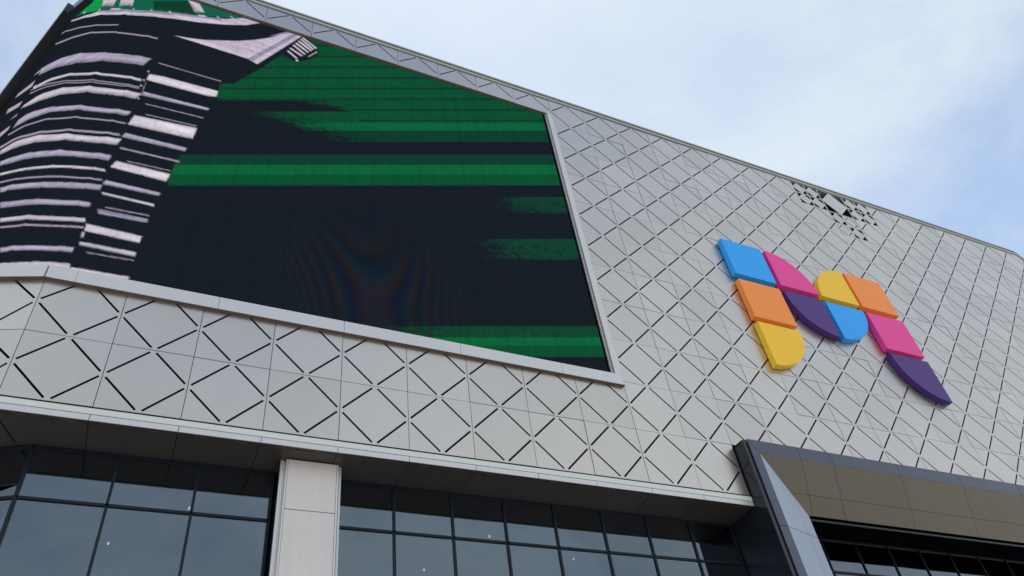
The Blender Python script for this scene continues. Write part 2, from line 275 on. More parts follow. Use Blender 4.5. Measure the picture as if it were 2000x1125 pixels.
# ------------------------------------------------------------------ materials
def mat(name, base, rough=0.5, metal=0.0, vary=0.0, grain=0.0, bump=0.0, bscale=3.0, streak=0.0, spec=0.5, coat=0.0):
    m = bpy.data.materials.new(name); m.use_nodes = True
    t = m.node_tree; b = t.nodes['Principled BSDF']
    b.inputs['Base Color'].default_value = (*base, 1); b.inputs['Roughness'].default_value = rough; b.inputs['Metallic'].default_value = metal
    b.inputs['Specular IOR Level'].default_value = spec
    if coat: b.inputs['Coat Weight'].default_value = coat; b.inputs['Coat Roughness'].default_value = 0.08
    g = t.nodes.new('ShaderNodeNewGeometry')
    val = None
    def add(sock):
        nonlocal val
        if val is None: val = sock
        else:
            a = t.nodes.new('ShaderNodeMath'); a.operation = 'ADD'; t.links.new(val, a.inputs[0]); t.links.new(sock, a.inputs[1]); val = a.outputs[0]
    def scaled(sock, amp, off=0.5):
        a = t.nodes.new('ShaderNodeMath'); a.operation = 'SUBTRACT'; t.links.new(sock, a.inputs[0]); a.inputs[1].default_value = off
        c = t.nodes.new('ShaderNodeMath'); c.operation = 'MULTIPLY'; t.links.new(a.outputs[0], c.inputs[0]); c.inputs[1].default_value = amp
        return c.outputs[0]
    if vary:
        oi = t.nodes.new('ShaderNodeObjectInfo'); add(scaled(oi.outputs['Random'], 2 * vary))
    if grain:
        n = t.nodes.new('ShaderNodeTexNoise'); n.inputs['Scale'].default_value = 0.9; n.inputs['Detail'].default_value = 6; t.links.new(g.outputs['Position'], n.inputs['Vector']); add(scaled(n.outputs[0], 2 * grain))
    if streak:
        mp_ = t.nodes.new('ShaderNodeMapping'); mp_.inputs['Scale'].default_value = (5, 5, 0.25); t.links.new(g.outputs['Position'], mp_.inputs['Vector'])
        n = t.nodes.new('ShaderNodeTexNoise'); n.inputs['Scale'].default_value = 1.6; n.inputs['Detail'].default_value = 5; t.links.new(mp_.outputs[0], n.inputs['Vector']); add(scaled(n.outputs[0], 2 * streak))
    if val is not None:
        a = t.nodes.new('ShaderNodeMath'); a.operation = 'ADD'; a.inputs[1].default_value = 1.0; t.links.new(val, a.inputs[0])
        v = t.nodes.new('ShaderNodeVectorMath'); v.operation = 'SCALE'; v.inputs[0].default_value = base; t.links.new(a.outputs[0], v.inputs['Scale'])
        t.links.new(v.outputs[0], b.inputs['Base Color'])
    if bump:
        n = t.nodes.new('ShaderNodeTexNoise'); n.inputs['Scale'].default_value = bscale; n.inputs['Detail'].default_value = 2; t.links.new(g.outputs['Position'], n.inputs['Vector'])
        bp = t.nodes.new('ShaderNodeBump'); bp.inputs['Strength'].default_value = 1.0; bp.inputs['Distance'].default_value = bump; t.links.new(n.outputs[0], bp.inputs['Height'])
        t.links.new(bp.outputs[0], b.inputs['Normal'])
    return m
MT = {
 'panel': mat('panel_aluminium', (0.615, 0.565, 0.522), 0.33, 0.9, vary=0.05, grain=0.05, streak=0.018, bump=0.004, bscale=1.1),
 'trim': mat('trim_aluminium', (0.66, 0.65, 0.655), 0.4, 0.4, grain=0.04, streak=0.03),
 'cap': mat('roof_cap_metal', (0.42, 0.435, 0.40), 0.5, 0.3, grain=0.05),
 'pale': mat('pale_green_strip', (0.70, 0.745, 0.70), 0.3, 0.0, grain=0.04),
 'cavity': mat('dark_cavity', (0.010, 0.010, 0.012), 0.9, 0.0, grain=0.2, spec=0.1),
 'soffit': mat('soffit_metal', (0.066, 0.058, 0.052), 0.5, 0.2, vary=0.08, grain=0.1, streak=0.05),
 'mullion': mat('mullion_dark', (0.010, 0.014, 0.026), 0.4, 0.0, grain=0.1, spec=0.25),
 'navy': mat('dark_navy_cladding', (0.016, 0.019, 0.026), 0.22, 0.15, grain=0.1, streak=0.05),
 'frame': mat('blue_grey_metal', (0.09, 0.10, 0.135), 0.3, 0.5, vary=0.04, grain=0.05),
 'jamb': mat('pale_blue_metal', (0.34, 0.385, 0.475), 0.28, 0.6, vary=0.03, grain=0.04),
 'brown_reflect': mat('brown_reflect_panel', (0.135, 0.108, 0.078), 0.24, 0.65, vary=0.05, grain=0.08, streak=0.06, bump=0.004, bscale=1.0),  # brown of the reflected ground put into the base colour
 'column': mat('column_panel', (0.72, 0.665, 0.645), 0.5, 0.2, grain=0.08, streak=0.08),
 'black': mat('black_metal_and_shade', (0.005, 0.005, 0.007), 0.6, spec=0.0),
 'brownlip': mat('brown_frame_underside', (0.13, 0.10, 0.085), 0.6, grain=0.1),
 'roof': mat('roof_membrane', (0.3, 0.3, 0.3), 0.9, grain=0.1),
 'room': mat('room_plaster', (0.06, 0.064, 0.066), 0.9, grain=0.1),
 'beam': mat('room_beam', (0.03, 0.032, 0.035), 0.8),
}
def paint(name, c): return mat(name, c, 0.42, 0.0, grain=0.03, streak=0.02, spec=0.22)
PAINT = {'blue': paint('blue_paint', (0.03, 0.40, 1.0)), 'pink': paint('pink_paint', (0.88, 0.065, 0.34)), 'orange': paint('orange_paint', (1.0, 0.31, 0.06)),
         'yellow': paint('yellow_paint', (1.0, 0.60, 0.04)), 'purple': paint('purple_paint', (0.082, 0.032, 0.215))}
def glass_mat():
    m = bpy.data.materials.new('window_glass'); m.use_nodes = True; t = m.node_tree; t.nodes.clear()
    o = t.nodes.new('ShaderNodeOutputMaterial'); mix = t.nodes.new('ShaderNodeMixShader')
    tr = t.nodes.new('ShaderNodeBsdfTransparent'); tr.inputs[0].default_value = (0.27, 0.31, 0.35, 1)
    gl = t.nodes.new('ShaderNodeBsdfGlossy'); gl.inputs['Color'].default_value = (0.72, 0.85, 1, 1); gl.inputs['Roughness'].default_value = 0.015
    lw = t.nodes.new('ShaderNodeFresnel'); lw.inputs['IOR'].default_value = 1.55
    a = t.nodes.new('ShaderNodeMath'); a.operation = 'ADD'; a.inputs[1].default_value = 0.13
    g = t.nodes.new('ShaderNodeNewGeometry'); n = t.nodes.new('ShaderNodeTexNoise'); n.inputs['Scale'].default_value = 0.5; n.inputs['Detail'].default_value = 1
    bp = t.nodes.new('ShaderNodeBump'); bp.inputs['Distance'].default_value = 0.006; bp.inputs['Strength'].default_value = 1
    for x, y in ((g.outputs['Position'], n.inputs['Vector']), (n.outputs[0], bp.inputs['Height']), (bp.outputs[0], gl.inputs['Normal']), (lw.outputs[0], a.inputs[0]), (a.outputs[0], mix.inputs[0]), (tr.outputs[0], mix.inputs[1]), (gl.outputs[0], mix.inputs[2]), (mix.outputs[0], o.inputs[0])): t.links.new(x, y)
    return m
MT['glass'] = glass_mat()
def emit_mat(name, c, s):
    m = bpy.data.materials.new(name); m.use_nodes = True; b = m.node_tree.nodes['Principled BSDF']
    b.inputs['Base Color'].default_value = (*c, 1); b.inputs['Emission Color'].default_value = (*c, 1); b.inputs['Emission Strength'].default_value = s
    return m
MT['lamp'] = emit_mat('downlight_glow', (1, 0.98, 0.92), 6)

# ------------------------------------------------------------------ setting: pavement
g = MB(); g.v += [(-600, -600, 0), (700, -600, 0), (700, 600, 0), (-600, 600, 0)]; g.f.append([0, 1, 2, 3])
ground = g.build('pavement', mat('pavement_stone', (0.40, 0.365, 0.33), 0.8, grain=0.12)); ground['kind'] = 'structure'

# ------------------------------------------------------------------ the building
bld = thing('mall_building', 'large grey shopping centre clad in diamond slotted metal panels above dark glass', 'building')
TH = [18, 39, 51, 56, 65.5]; SL = [0.632] * 4 + [4.2]
left = [(0.0, 0.0)]
for t, s in zip(TH, SL): left.append((left[-1][0] - s * math.cos(math.radians(t)), left[-1][1] - s * math.sin(math.radians(t))))
UL = [0.0]
for s in SL: UL.append(UL[-1] - s)
right = [(27.0, 0.0)]
for t in (11.5, 30, 55): right.append((right[-1][0] + math.cos(math.radians(t)), right[-1][1] - math.sin(math.radians(t))))
front = left[::-1] + right                       # plan polyline, left to right

# a facade panel: one sheet with slots cut through it, slots joining the middles of its edges
SW, SG, TK, E = 0.030, 0.052, 0.016, 0.0042
def slot(ax, ay, bx, by, w=SW, gap=SG):
    l = math.hypot(bx - ax, by - ay); d = ((bx - ax) / l, (by - ay) / l); n = (-d[1], d[0])
    a = (ax + d[0] * gap, ay + d[1] * gap); b = (bx - d[0] * gap, by - d[1] * gap); h = w / 2
    return [(a[0] - n[0] * h, a[1] - n[1] * h), (b[0] - n[0] * h, b[1] - n[1] * h), (b[0] + n[0] * h, b[1] + n[1] * h), (a[0] + n[0] * h, a[1] + n[1] * h)]
def diamond(x, y, s, gap=SG, w=SW):
    m = [(x + s / 2, y), (x + s, y + s / 2), (x + s / 2, y + s), (x, y + s / 2)]
    return [slot(*m[q], *m[(q + 1) % 4], w, gap) for q in range(4)]
FULL = diamond(0, 0, 1)
def inside(pt, poly):
    r = False; n = len(poly)
    for q in range(n):
        (x0, y0), (x1, y1) = poly[q], poly[q - 1]
        if (y0 > pt[1]) != (y1 > pt[1]) and pt[0] < (x1 - x0) * (pt[1] - y0) / (y1 - y0) + x0: r = not r
    return r
def panel_mesh(rect, holes, name='facade_panel'):
    x0, x1, y0, y1 = rect
    R = [(x0, y0), (x1, y0), (x1, y1), (x0, y1)]
    vs = [Vector(p) for p in R]; es = [(0, 1), (1, 2), (2, 3), (3, 0)]
    for h in holes:
        if max(p[0] for p in h) <= x0 or min(p[0] for p in h) >= x1 or max(p[1] for p in h) <= y0 or min(p[1] for p in h) >= y1: continue
        b = len(vs); vs += [Vector(p) for p in h]; es += [(b + q, b + (q + 1) % len(h)) for q in range(len(h))]
    V, _, F, *_ = delaunay_2d_cdt(vs, es, [], 0, 1e-5)
    bm = bmesh.new()
    bv = [bm.verts.new(P(v.x, GJ + v.y, 0)) for v in V]
    for f in F:
        c = (sum(V[q].x for q in f) / len(f), sum(V[q].y for q in f) / len(f))
        if not (x0 < c[0] < x1 and y0 < c[1] < y1) or any(inside(c, h) for h in holes): continue
        bm.faces.new([bv[q] for q in f])
    bmesh.ops.delete(bm, geom=[v for v in bm.verts if not v.link_faces], context='VERTS')
    bmesh.ops.dissolve_limit(bm, angle_limit=0.01, verts=bm.verts, edges=bm.edges)
    for f in bm.faces:
        f.normal_update()
        if f.normal.y > 0: f.normal_flip()
    r = bmesh.ops.extrude_face_region(bm, geom=bm.faces[:])
    bmesh.ops.translate(bm, verts=[v for v in r['geom'] if isinstance(v, bmesh.types.BMVert)], vec=(0, TK * W, 0))
    bmesh.ops.recalc_face_normals(bm, faces=bm.faces)
    me = bpy.data.meshes.new(name); bm.to_mesh(me); bm.free(); me.materials.append(MT['panel']); return me
def frame_at(u):                                  # point on the plan polyline and direction for arc position u (0 = first corner)
    if 0 <= u <= 27: return (u, 0.0), 0.0
    if u < 0:
        for q in range(len(SL)):
            if u >= UL[q + 1] - 1e-6:
                t = math.radians(TH[q]); d = UL[q] - u
                return (left[q][0] - d * math.cos(t), left[q][1] - d * math.sin(t)), t
    q = int(u - 27); t = math.radians((11.5, 30, 55)[q]); d = u - 27 - q
    return (right[q][0] + d * math.cos(t), right[q][1] - d * math.sin(t)), -t
def put_panel(me, u, j, tilt=True):
    (x, k), t = frame_at(u)
    o = link('facade_panel', me, None, bld)
    o.location = P(x, j, k)
    o.rotation_euler = (math.radians(rng.uniform(-.22, .22)) if tilt else 0, 0, t + (math.radians(rng.uniform(-.22, .22)) if tilt else 0))
    return o
full = panel_mesh((E, 1 - E, E, 1 - E), FULL)
low = panel_mesh((E, 1 - E, E, 0.875), FULL)
strip_top = panel_mesh((E, 1 - E, 0.365, 1 - E), [s for s in FULL if min(p[1] for p in s) > .45])
# damaged and perforated panels near the roof: quarter diamonds whose corner triangles are left open
def tri_holes(x, y, s, m=0.018):
    c = s / 2; e = m * 1.25; o = []
    for sx, sy in ((0, 0), (1, 0), (1, 1), (0, 1)):
        bx, by = x + sx * s, y + sy * s; dx, dy = (1 if sx == 0 else -1), (1 if sy == 0 else -1)
        L_ = c - 2.6 * m
        t = [(bx + dx * e, by + dy * e), (bx + dx * (e + L_), by + dy * e), (bx + dx * e, by + dy * (e + L_))]
        o.append(t if dx * dy > 0 else t[::-1])
    return o
def quarters(op, sl=()):
    h = []
    for a, b in op: h += tri_holes(a * .5, b * .5, .5)
    for a, b in sl: h += diamond(a * .5, b * .5, .5, .05, .022)
    return h
ALLQ = [(0, 0), (1, 0), (0, 1), (1, 1)]
special = {
 (17, 9): panel_mesh((E, 1 - E, E, 1 - E), quarters(ALLQ)),
 (18, 9): panel_mesh((E, 1 - E, E, 1 - E), tri_holes(0, 0, 1, .02)),
 (19, 9): panel_mesh((E, 1 - E, E, 1 - E), quarters(ALLQ)),
 (18, 8): panel_mesh((E, 1 - E, E, 1 - E), quarters([(0, 1), (1, 0)], [(1, 1), (0, 0)])),
}
for j in range(-1, 10):
    for i in range(0, 27):
        if j == -1:
            if i < 11: put_panel(full, i, j)
        elif j == 0: put_panel(low if i < 9 else full, i, j)
        elif j == 9 and i < 9: put_panel(strip_top, i, j)
        elif i >= 9: put_panel(special.get((i, j), full), i, j)
# the folded left corner and the right corner: the same grid, cut where the wall bends
def bent(u0, u1, j, jr):
    c = math.floor(u0 + 1e-6)
    while c < u1 - 1e-6:
        a, b = max(u0, c), min(u1, c + 1)
        if b - a > .02:
            holes = [[(x + c - u0, y) for x, y in h] for h in FULL]
            me = panel_mesh((a - u0 + (E if a == c else .001), b - u0 - (E if b == c + 1 else .001), jr[0], jr[1]), holes)
            (x, k), t = frame_at(u0 + 1e-4 if u0 >= 27 else u0)
            if u0 < 0:
                q = [n for n in range(len(SL)) if abs(UL[n + 1] - u0) < 1e-6][0]; t = math.radians(TH[q]); x, k = left[q + 1]
            o = link('facade_panel', me, None, bld); o.location = P(x, j, k); o.rotation_euler = (0, 0, -t)
        c += 1
for q in range(len(SL)):
    for j, jr in ((-1, (E, 1 - E)), (0, (E, .875)), (9, (.365, 1 - E)))[:3 if q < 2 else 2]: bent(UL[q + 1], UL[q], j, jr)
for j in range(0, 10):
    bent(27, 28, j, (E, 1 - E))
    if j > 5: bent(28, 29, j, (E, 1 - E)); bent(29, 30, j, (E, 1 - E))

# carcass behind the cladding
m = MB(); m.strip(front, -1.19, 10.1, -0.16, -0.22); m.build('backing_wall', MT['cavity'], bld)
m = MB(); m.strip(front, 10.03, 10.115, 0.022, -0.3); m.build('roof_cap', MT['cap'], bld)
m = MB(); m.strip(front, 10.122, 10.16, 0.012, -0.3); m.build('roof_cap', MT['mullion'], bld)
m = MB(); m.strip(front, 10.165, 10.215, 0.03, -0.3); m.build('roof_cap', MT['cap'], bld)
m = MB(); pl = line_off(front, -0.2); pts = [P(x, 10.1, k) for x, k in pl] + [P(pl[-1][0], 10.1, -22), P(pl[0][0], 10.1, -22)]
m.v = [Vector(p) for p in pts] + [Vector(p) - Vector((0, 0, .4)) for p in pts]; n = len(pts)
m.f = [list(range(n)), list(range(2 * n - 1, n - 1, -1))]
m.build('roof', MT['roof'], bld)
xl, xr = front[0][0], front[-1][0]
m = MB(); m.box(xl, xl + .2, GJ, 10.1, front[0][1], -22); m.box(xr - .2, xr, GJ, 10.1, front[-1][1], -22); m.box(xl, xr, GJ, 10.1, -22, -22.2)
m.build('side_wall', MT['panel'], bld)

# fascia along the lower edge
fl = left[::-1] + [(11.02, 0.0)]
MB().strip(fl, -1.098, -1.016, -0.004, -0.06).build('light_strip', MT['pale'], bld)
MB().strip(fl, -1.10, -1.0, -0.05, -0.09).build('fascia_shadow_gap', MT['black'], bld)
for i in range(0, 11): MB().box(i + .004, i + (.996 if i < 10 else 1.016), -1.19, -1.111, 0, -.012).build('fascia_panel', MT['trim'], bld)
MB().strip(left[::-1][:-1] + [(-.004, -.001)], -1.19, -1.111, 0, -.012).build('fascia_panel', MT['trim'], bld)
# soffit
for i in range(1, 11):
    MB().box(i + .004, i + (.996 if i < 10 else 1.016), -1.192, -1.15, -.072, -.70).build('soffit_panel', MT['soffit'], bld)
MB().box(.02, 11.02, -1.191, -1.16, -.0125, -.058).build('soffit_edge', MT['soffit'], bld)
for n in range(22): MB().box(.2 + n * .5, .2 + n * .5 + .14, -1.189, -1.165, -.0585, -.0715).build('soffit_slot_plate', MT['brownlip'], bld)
mb = MB(); o = line_off([left[2], left[1], left[0]], 0.0)
def flat(pts, j0, j1, name, mt):
    mm = MB(); n = len(pts); mm.v = [P(x, j0, k) for x, k in pts] + [P(x, j1, k) for x, k in pts]
    mm.f = [list(range(n)), list(range(2 * n - 1, n - 1, -1))] + [[q, q + n, (q + 1) % n + n, (q + 1) % n] for q in range(n)]
    me = mesh_of(mm.v, mm.f, name); bm = bmesh.new(); bm.from_mesh(me); bmesh.ops.recalc_face_normals(bm, faces=bm.faces); bm.to_mesh(me); bm.free()
    return link(name, me, mt, bld)
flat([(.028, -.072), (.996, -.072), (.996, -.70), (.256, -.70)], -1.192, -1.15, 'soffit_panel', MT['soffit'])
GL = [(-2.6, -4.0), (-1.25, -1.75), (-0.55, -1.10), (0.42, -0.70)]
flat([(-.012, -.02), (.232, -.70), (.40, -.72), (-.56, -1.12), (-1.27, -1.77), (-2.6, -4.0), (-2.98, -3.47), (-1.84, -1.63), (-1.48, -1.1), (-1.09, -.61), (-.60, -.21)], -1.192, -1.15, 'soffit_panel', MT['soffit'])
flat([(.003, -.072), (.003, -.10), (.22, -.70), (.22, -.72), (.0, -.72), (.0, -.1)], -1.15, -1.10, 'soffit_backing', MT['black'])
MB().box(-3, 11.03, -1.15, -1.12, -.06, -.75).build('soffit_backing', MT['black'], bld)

# ------------------------------------------------------------------ glazing
ROWS = [-1.20, -1.895, -3.3, -4.7, -6.1, GJ]
GK = -.69
def pane_mesh(a, b, j0, j1): return MB().quad_slab((a[0], j0, a[1]), (b[0], j0, b[1]), (b[0], j1, b[1]), (a[0], j1, a[1]), .008)
def bay(pts, name, rows, capw=.034):
    root = None
    def bar(nm, mb):
        return mb.build(nm, MT['mullion'], root)
    top = MB(); top.strip(pts, rows[0] - .03, rows[0] + .01, .03, -.06)
    root = top.build('window', MT['mullion'], bld)
    for r in rows[1:-1]: bar('transom', MB().strip(pts, r - .016, r + .016, .025, -.05))
    for q, p_ in enumerate(pts):
        a = pts[max(0, q - 1)]; b = pts[min(len(pts) - 1, q + 1)]
        l = math.hypot(b[0] - a[0], b[1] - a[1]); d = ((b[0] - a[0]) / l, (b[1] - a[1]) / l)
        s0 = (p_[0] - d[0] * capw / 2, p_[1] - d[1] * capw / 2); s1 = (p_[0] + d[0] * capw / 2, p_[1] + d[1] * capw / 2)
        bar('mullion', MB().strip([s0, s1], rows[-1], rows[0] - .0305, .025, -.07))
    for q in range(len(pts) - 1):
        for r in range(len(rows) - 1):
            a, b = pts[q], pts[q + 1]
            pane_mesh(a, b, rows[r + 1], rows[r] - .01).build('pane', MT['glass'], root)
    return root
bay([(.445, GK), (1.40, GK), (2.357, GK), (3.30, GK)], 'window', ROWS)
bay(GL[:-1] + [(.44, -.6905)], 'window', ROWS)
xs = [4.16, 4.99, 5.865, 6.706, 7.55, 8.412, 9.25, 10.11, 10.99]
bay([(x, GK) for x in xs], 'window', ROWS)
# rooms behind the glass
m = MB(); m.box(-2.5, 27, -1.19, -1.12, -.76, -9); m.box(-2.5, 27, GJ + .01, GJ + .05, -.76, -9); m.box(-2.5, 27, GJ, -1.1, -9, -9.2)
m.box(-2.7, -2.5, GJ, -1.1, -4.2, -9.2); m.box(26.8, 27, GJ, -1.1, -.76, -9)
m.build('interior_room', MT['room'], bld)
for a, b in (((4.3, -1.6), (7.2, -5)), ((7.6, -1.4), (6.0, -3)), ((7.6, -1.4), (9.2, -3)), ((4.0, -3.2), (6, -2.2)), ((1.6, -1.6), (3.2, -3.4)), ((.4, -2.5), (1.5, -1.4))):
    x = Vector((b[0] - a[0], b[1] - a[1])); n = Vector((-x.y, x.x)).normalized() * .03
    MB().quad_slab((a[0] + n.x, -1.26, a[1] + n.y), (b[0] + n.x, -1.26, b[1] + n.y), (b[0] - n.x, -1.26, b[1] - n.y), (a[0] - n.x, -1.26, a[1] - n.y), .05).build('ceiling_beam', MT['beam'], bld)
disc = None
def downlight(i, k):
    global disc
    if disc is None:
        bm = bmesh.new(); bmesh.ops.create_circle(bm, cap_ends=True, radius=.02, segments=12)
        r = bmesh.ops.extrude_face_region(bm, geom=bm.faces[:]); bmesh.ops.translate(bm, verts=[v for v in r['geom'] if isinstance(v, bmesh.types.BMVert)], vec=(0, 0, .05))
        bmesh.ops.recalc_face_normals(bm, faces=bm.faces); disc = bpy.data.meshes.new('downlight'); bm.to_mesh(disc); bm.free(); disc.materials.append(MT['lamp'])
    o = link('downlight', disc, None, bld); o.location = P(i, -1.2401, k)
for i, k in DOWN[:1] + DOWN[2:6] + DOWN[7:]: downlight(i, k)

# ------------------------------------------------------------------ column between the glass bays
c = MB().box(3.345, 4.12, GJ, -1.193, -.3705, -.74).build('column', MT['navy'], bld)
MB().box(3.40, 4.09, GJ, -1.20, -.288, -.335).build('column_core', MT['black'], c)
for j0, j1 in ((-1.922, -1.207), (-3.3, -1.93), (-4.7, -3.307), (-6.1, -4.707), (GJ, -6.107)):
    MB().box(3.418, 4.062, j0, j1, -.282, -.30).build('column_panel', MT['column'], c, bevel=.004)
for a, b in ((3.393, 3.414), (4.066, 4.09)):
    MB().box(a, b, GJ, -1.207, -.280, -.36).build('edge_trim', MT['trim'], c)
MB().box(3.328, 3.37, GJ, -1.2, -.338, -.37).build('side_flange', MT['trim'], c); MB().box(4.112, 4.140, GJ, -1.2, -.338, -.37).build('side_flange', MT['trim'], c)
MB().box(3.371, 4.111, GJ, -1.2, -.352, -.37).build('column_core', MT['trim'], c)

# ------------------------------------------------------------------ entrance portal
KF, JT = .25, -.012
XR = 22.0
por = MB()
por.box(11.03, 11.095, GJ, JT - .035, KF - .005, -.74)            # dark outer cheek
pf = por.build('portal_frame', MT['navy'], bld)
MB().box(11.0955, 11.16, GJ, JT - .05, KF - .09, -.74).build('shadow_gap', MT['black'], pf)
MB().box(11.03, XR, JT - .06, JT - .03, KF - .04, -.05).build('portal_top', MT['navy'], pf)
JB = [12.27, 13.03, 14.74, 16.44, 18.2, 19.95]
IL, JI = 11.325, -.278                                            # inner edges of the face frame
TL, TJ, TI = 11.148, JT, 12.17                                    # outer edges, end of the splay
JE = -1.243
g_ = .004
cuts = [TL] + JB + [XR]
for a, b in zip(cuts, cuts[1:]):
    ai = IL if a == TL else a
    MB().poly_prism([(ai + g_, JI), (b - g_, JI), (b - g_, TJ), (a + g_, TJ)], KF, KF - .05).build('frame_panel', MT['frame'], pf)
jj = [GJ, -6.6, -4.95, -3.3, -1.65]
for a, b in zip(jj, jj[1:]): MB().poly_prism([(TL, a + g_), (IL, a + g_), (IL, b - g_), (TL, b - g_)], KF, KF - .05).build('frame_panel', MT['frame'], pf)
MB().poly_prism([(TL, -1.65 + g_), (IL, -1.65 + g_), (IL, JI - .006), (TL, TJ - .008)], KF, KF - .05).build('frame_panel', MT['frame'], pf)
# splay under the top band, ground reflection painted in as brown: from (JI, KF) down and back to (JE, 0)
def br(t): return (JI + (JE - JI) * t, KF - KF * t)
def jb(t): return (IL + (TI - IL) * t, KF - KF * t)
TM = .632
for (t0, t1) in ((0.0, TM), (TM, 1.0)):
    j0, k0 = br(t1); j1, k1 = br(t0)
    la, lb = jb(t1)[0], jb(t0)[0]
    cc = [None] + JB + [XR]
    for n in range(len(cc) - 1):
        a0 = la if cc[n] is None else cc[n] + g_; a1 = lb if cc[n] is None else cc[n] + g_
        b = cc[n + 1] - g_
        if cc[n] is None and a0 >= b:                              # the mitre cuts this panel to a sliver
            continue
        MB().quad_slab((a0, j0 + g_ * .8, k0), (b, j0 + g_ * .8, k0), (b, j1 - g_ * .8, k1), (a1, j1 - g_ * .8, k1), .03).build('brown_reflect_panel', MT['brown_reflect'], pf)
MB().quad_slab((TI, JE, -.035), (XR, JE, -.035), (XR, JI, KF - .035), (IL, JI, KF - .035), .01).build('splay_backing', MT['black'], pf)
TV = .70
def jam(t0, t1, jlo, jhi0, jhi1):
    i0, k0 = jb(t0); i1, k1 = jb(t1)
    MB().quad_slab((i0 + g_ * .5, jlo + g_, k0), (i1 - g_ * .5, jlo + g_, k1), (i1 - g_ * .5, jhi1 - g_, k1), (i0 + g_ * .5, jhi0 - g_, k0), .03).build('jamb_panel', MT['jamb'], pf)
for (t0, t1) in ((0.0, TV), (TV, 1.0)):
    jam(t0, t1, -1.65, br(t0)[0], br(t1)[0])
    for a, b in zip(jj, jj[1:]): jam(t0, t1, a, b, b)
MB().quad_slab((IL, GJ, KF - .035), (TI, GJ, -.035), (TI, JE, -.035), (IL, JI, KF - .035), .01).build('splay_backing', MT['black'], pf)
MB().box(TI - .03, TI + .012, GJ, JE, -.04, -.74).build('jamb_return', MT['black'], pf)
MB().box(TI + .012, XR, JE - .002, JE + .06, -.012, -.76).build('portal_soffit', MT['black'], pf)  # shade of the deep recess put into the soffit's black
MB().box(TI + .012, XR, JE - .055, JE - .025, -.05, -.075).build('portal_soffit_rail', MT['navy'], pf)
PR = [JE, -1.87, -3.3, -4.7, -6.1, GJ]
bay([(12.19, GK)] + [(13.0 + .83 * n, GK) for n in range(11)], 'window', PR, .02)
# right-hand end of the portal and the wall beyond it
MB().box(XR, XR + .5, GJ, JT, KF, -.74).build('frame_panel', MT['frame'], pf)
for i in range(23, 27): put_panel(full, i, -1)
MB().box(XR + .5, 27, GJ, -1.0, -.05, -.3).build('plinth_wall', MT['column'], bld)

# ------------------------------------------------------------------ the LED screen set into the front
led = thing('led_screen', 'huge curved screen wrapping the building corner, showing green stripes and black and white shapes', 'screen', P(4.4, .9, 0))
ledline = line_off(left[::-1] + [(8.86, 0.0)], -.06)
lf = ledline[::-1]                                                 # right to left
UB = [0.0]; pts = lf[1:]
for a, b in zip(pts, pts[1:]): UB.append(UB[-1] - math.hypot(b[0] - a[0], b[1] - a[1]))
PAL = {'k': (.0058, .0095, .0150), 'gm': (.001, .072, .025), 'gb': (.001, .118, .034), 'gd': (.002, .043, .025), 'gd2': (.003, .062, .028), 'gl': (.002, .04, .022), 'teal': (.004, .11, .06), 'gb2': (.002, .30, .07),
       'w': (.62, .57, .65), 'wb': (.70, .65, .71), 'wg': (.44, .41, .54), 'wd': (.33, .29, .37), 'lav': (.60, .52, .64), 'lavd': (.30, .29, .40), 'lav2': (.42, .34, .42), 'red': (.30, .11, .10), 'brn': (.09, .055, .05),
       'rg1': (.003, .055, .03), 'rg2': (.003, .062, .03)}
nr = np.random.RandomState(7)
def vnoise(u, v, su, sv, seed):
    r = np.random.RandomState(seed); T = r.rand(256, 256)
    x, y = u / su + 80.3, v / sv + 60.7; xi, yi = np.floor(x).astype(int), np.floor(y).astype(int); fx, fy = x - xi, y - yi
    fx = fx * fx * (3 - 2 * fx); fy = fy * fy * (3 - 2 * fy)
    g2 = lambda a, b: T[a % 256, b % 256]
    return (g2(xi, yi) * (1 - fx) + g2(xi + 1, yi) * fx) * (1 - fy) + (g2(xi, yi + 1) * (1 - fx) + g2(xi + 1, yi + 1) * fx) * fy
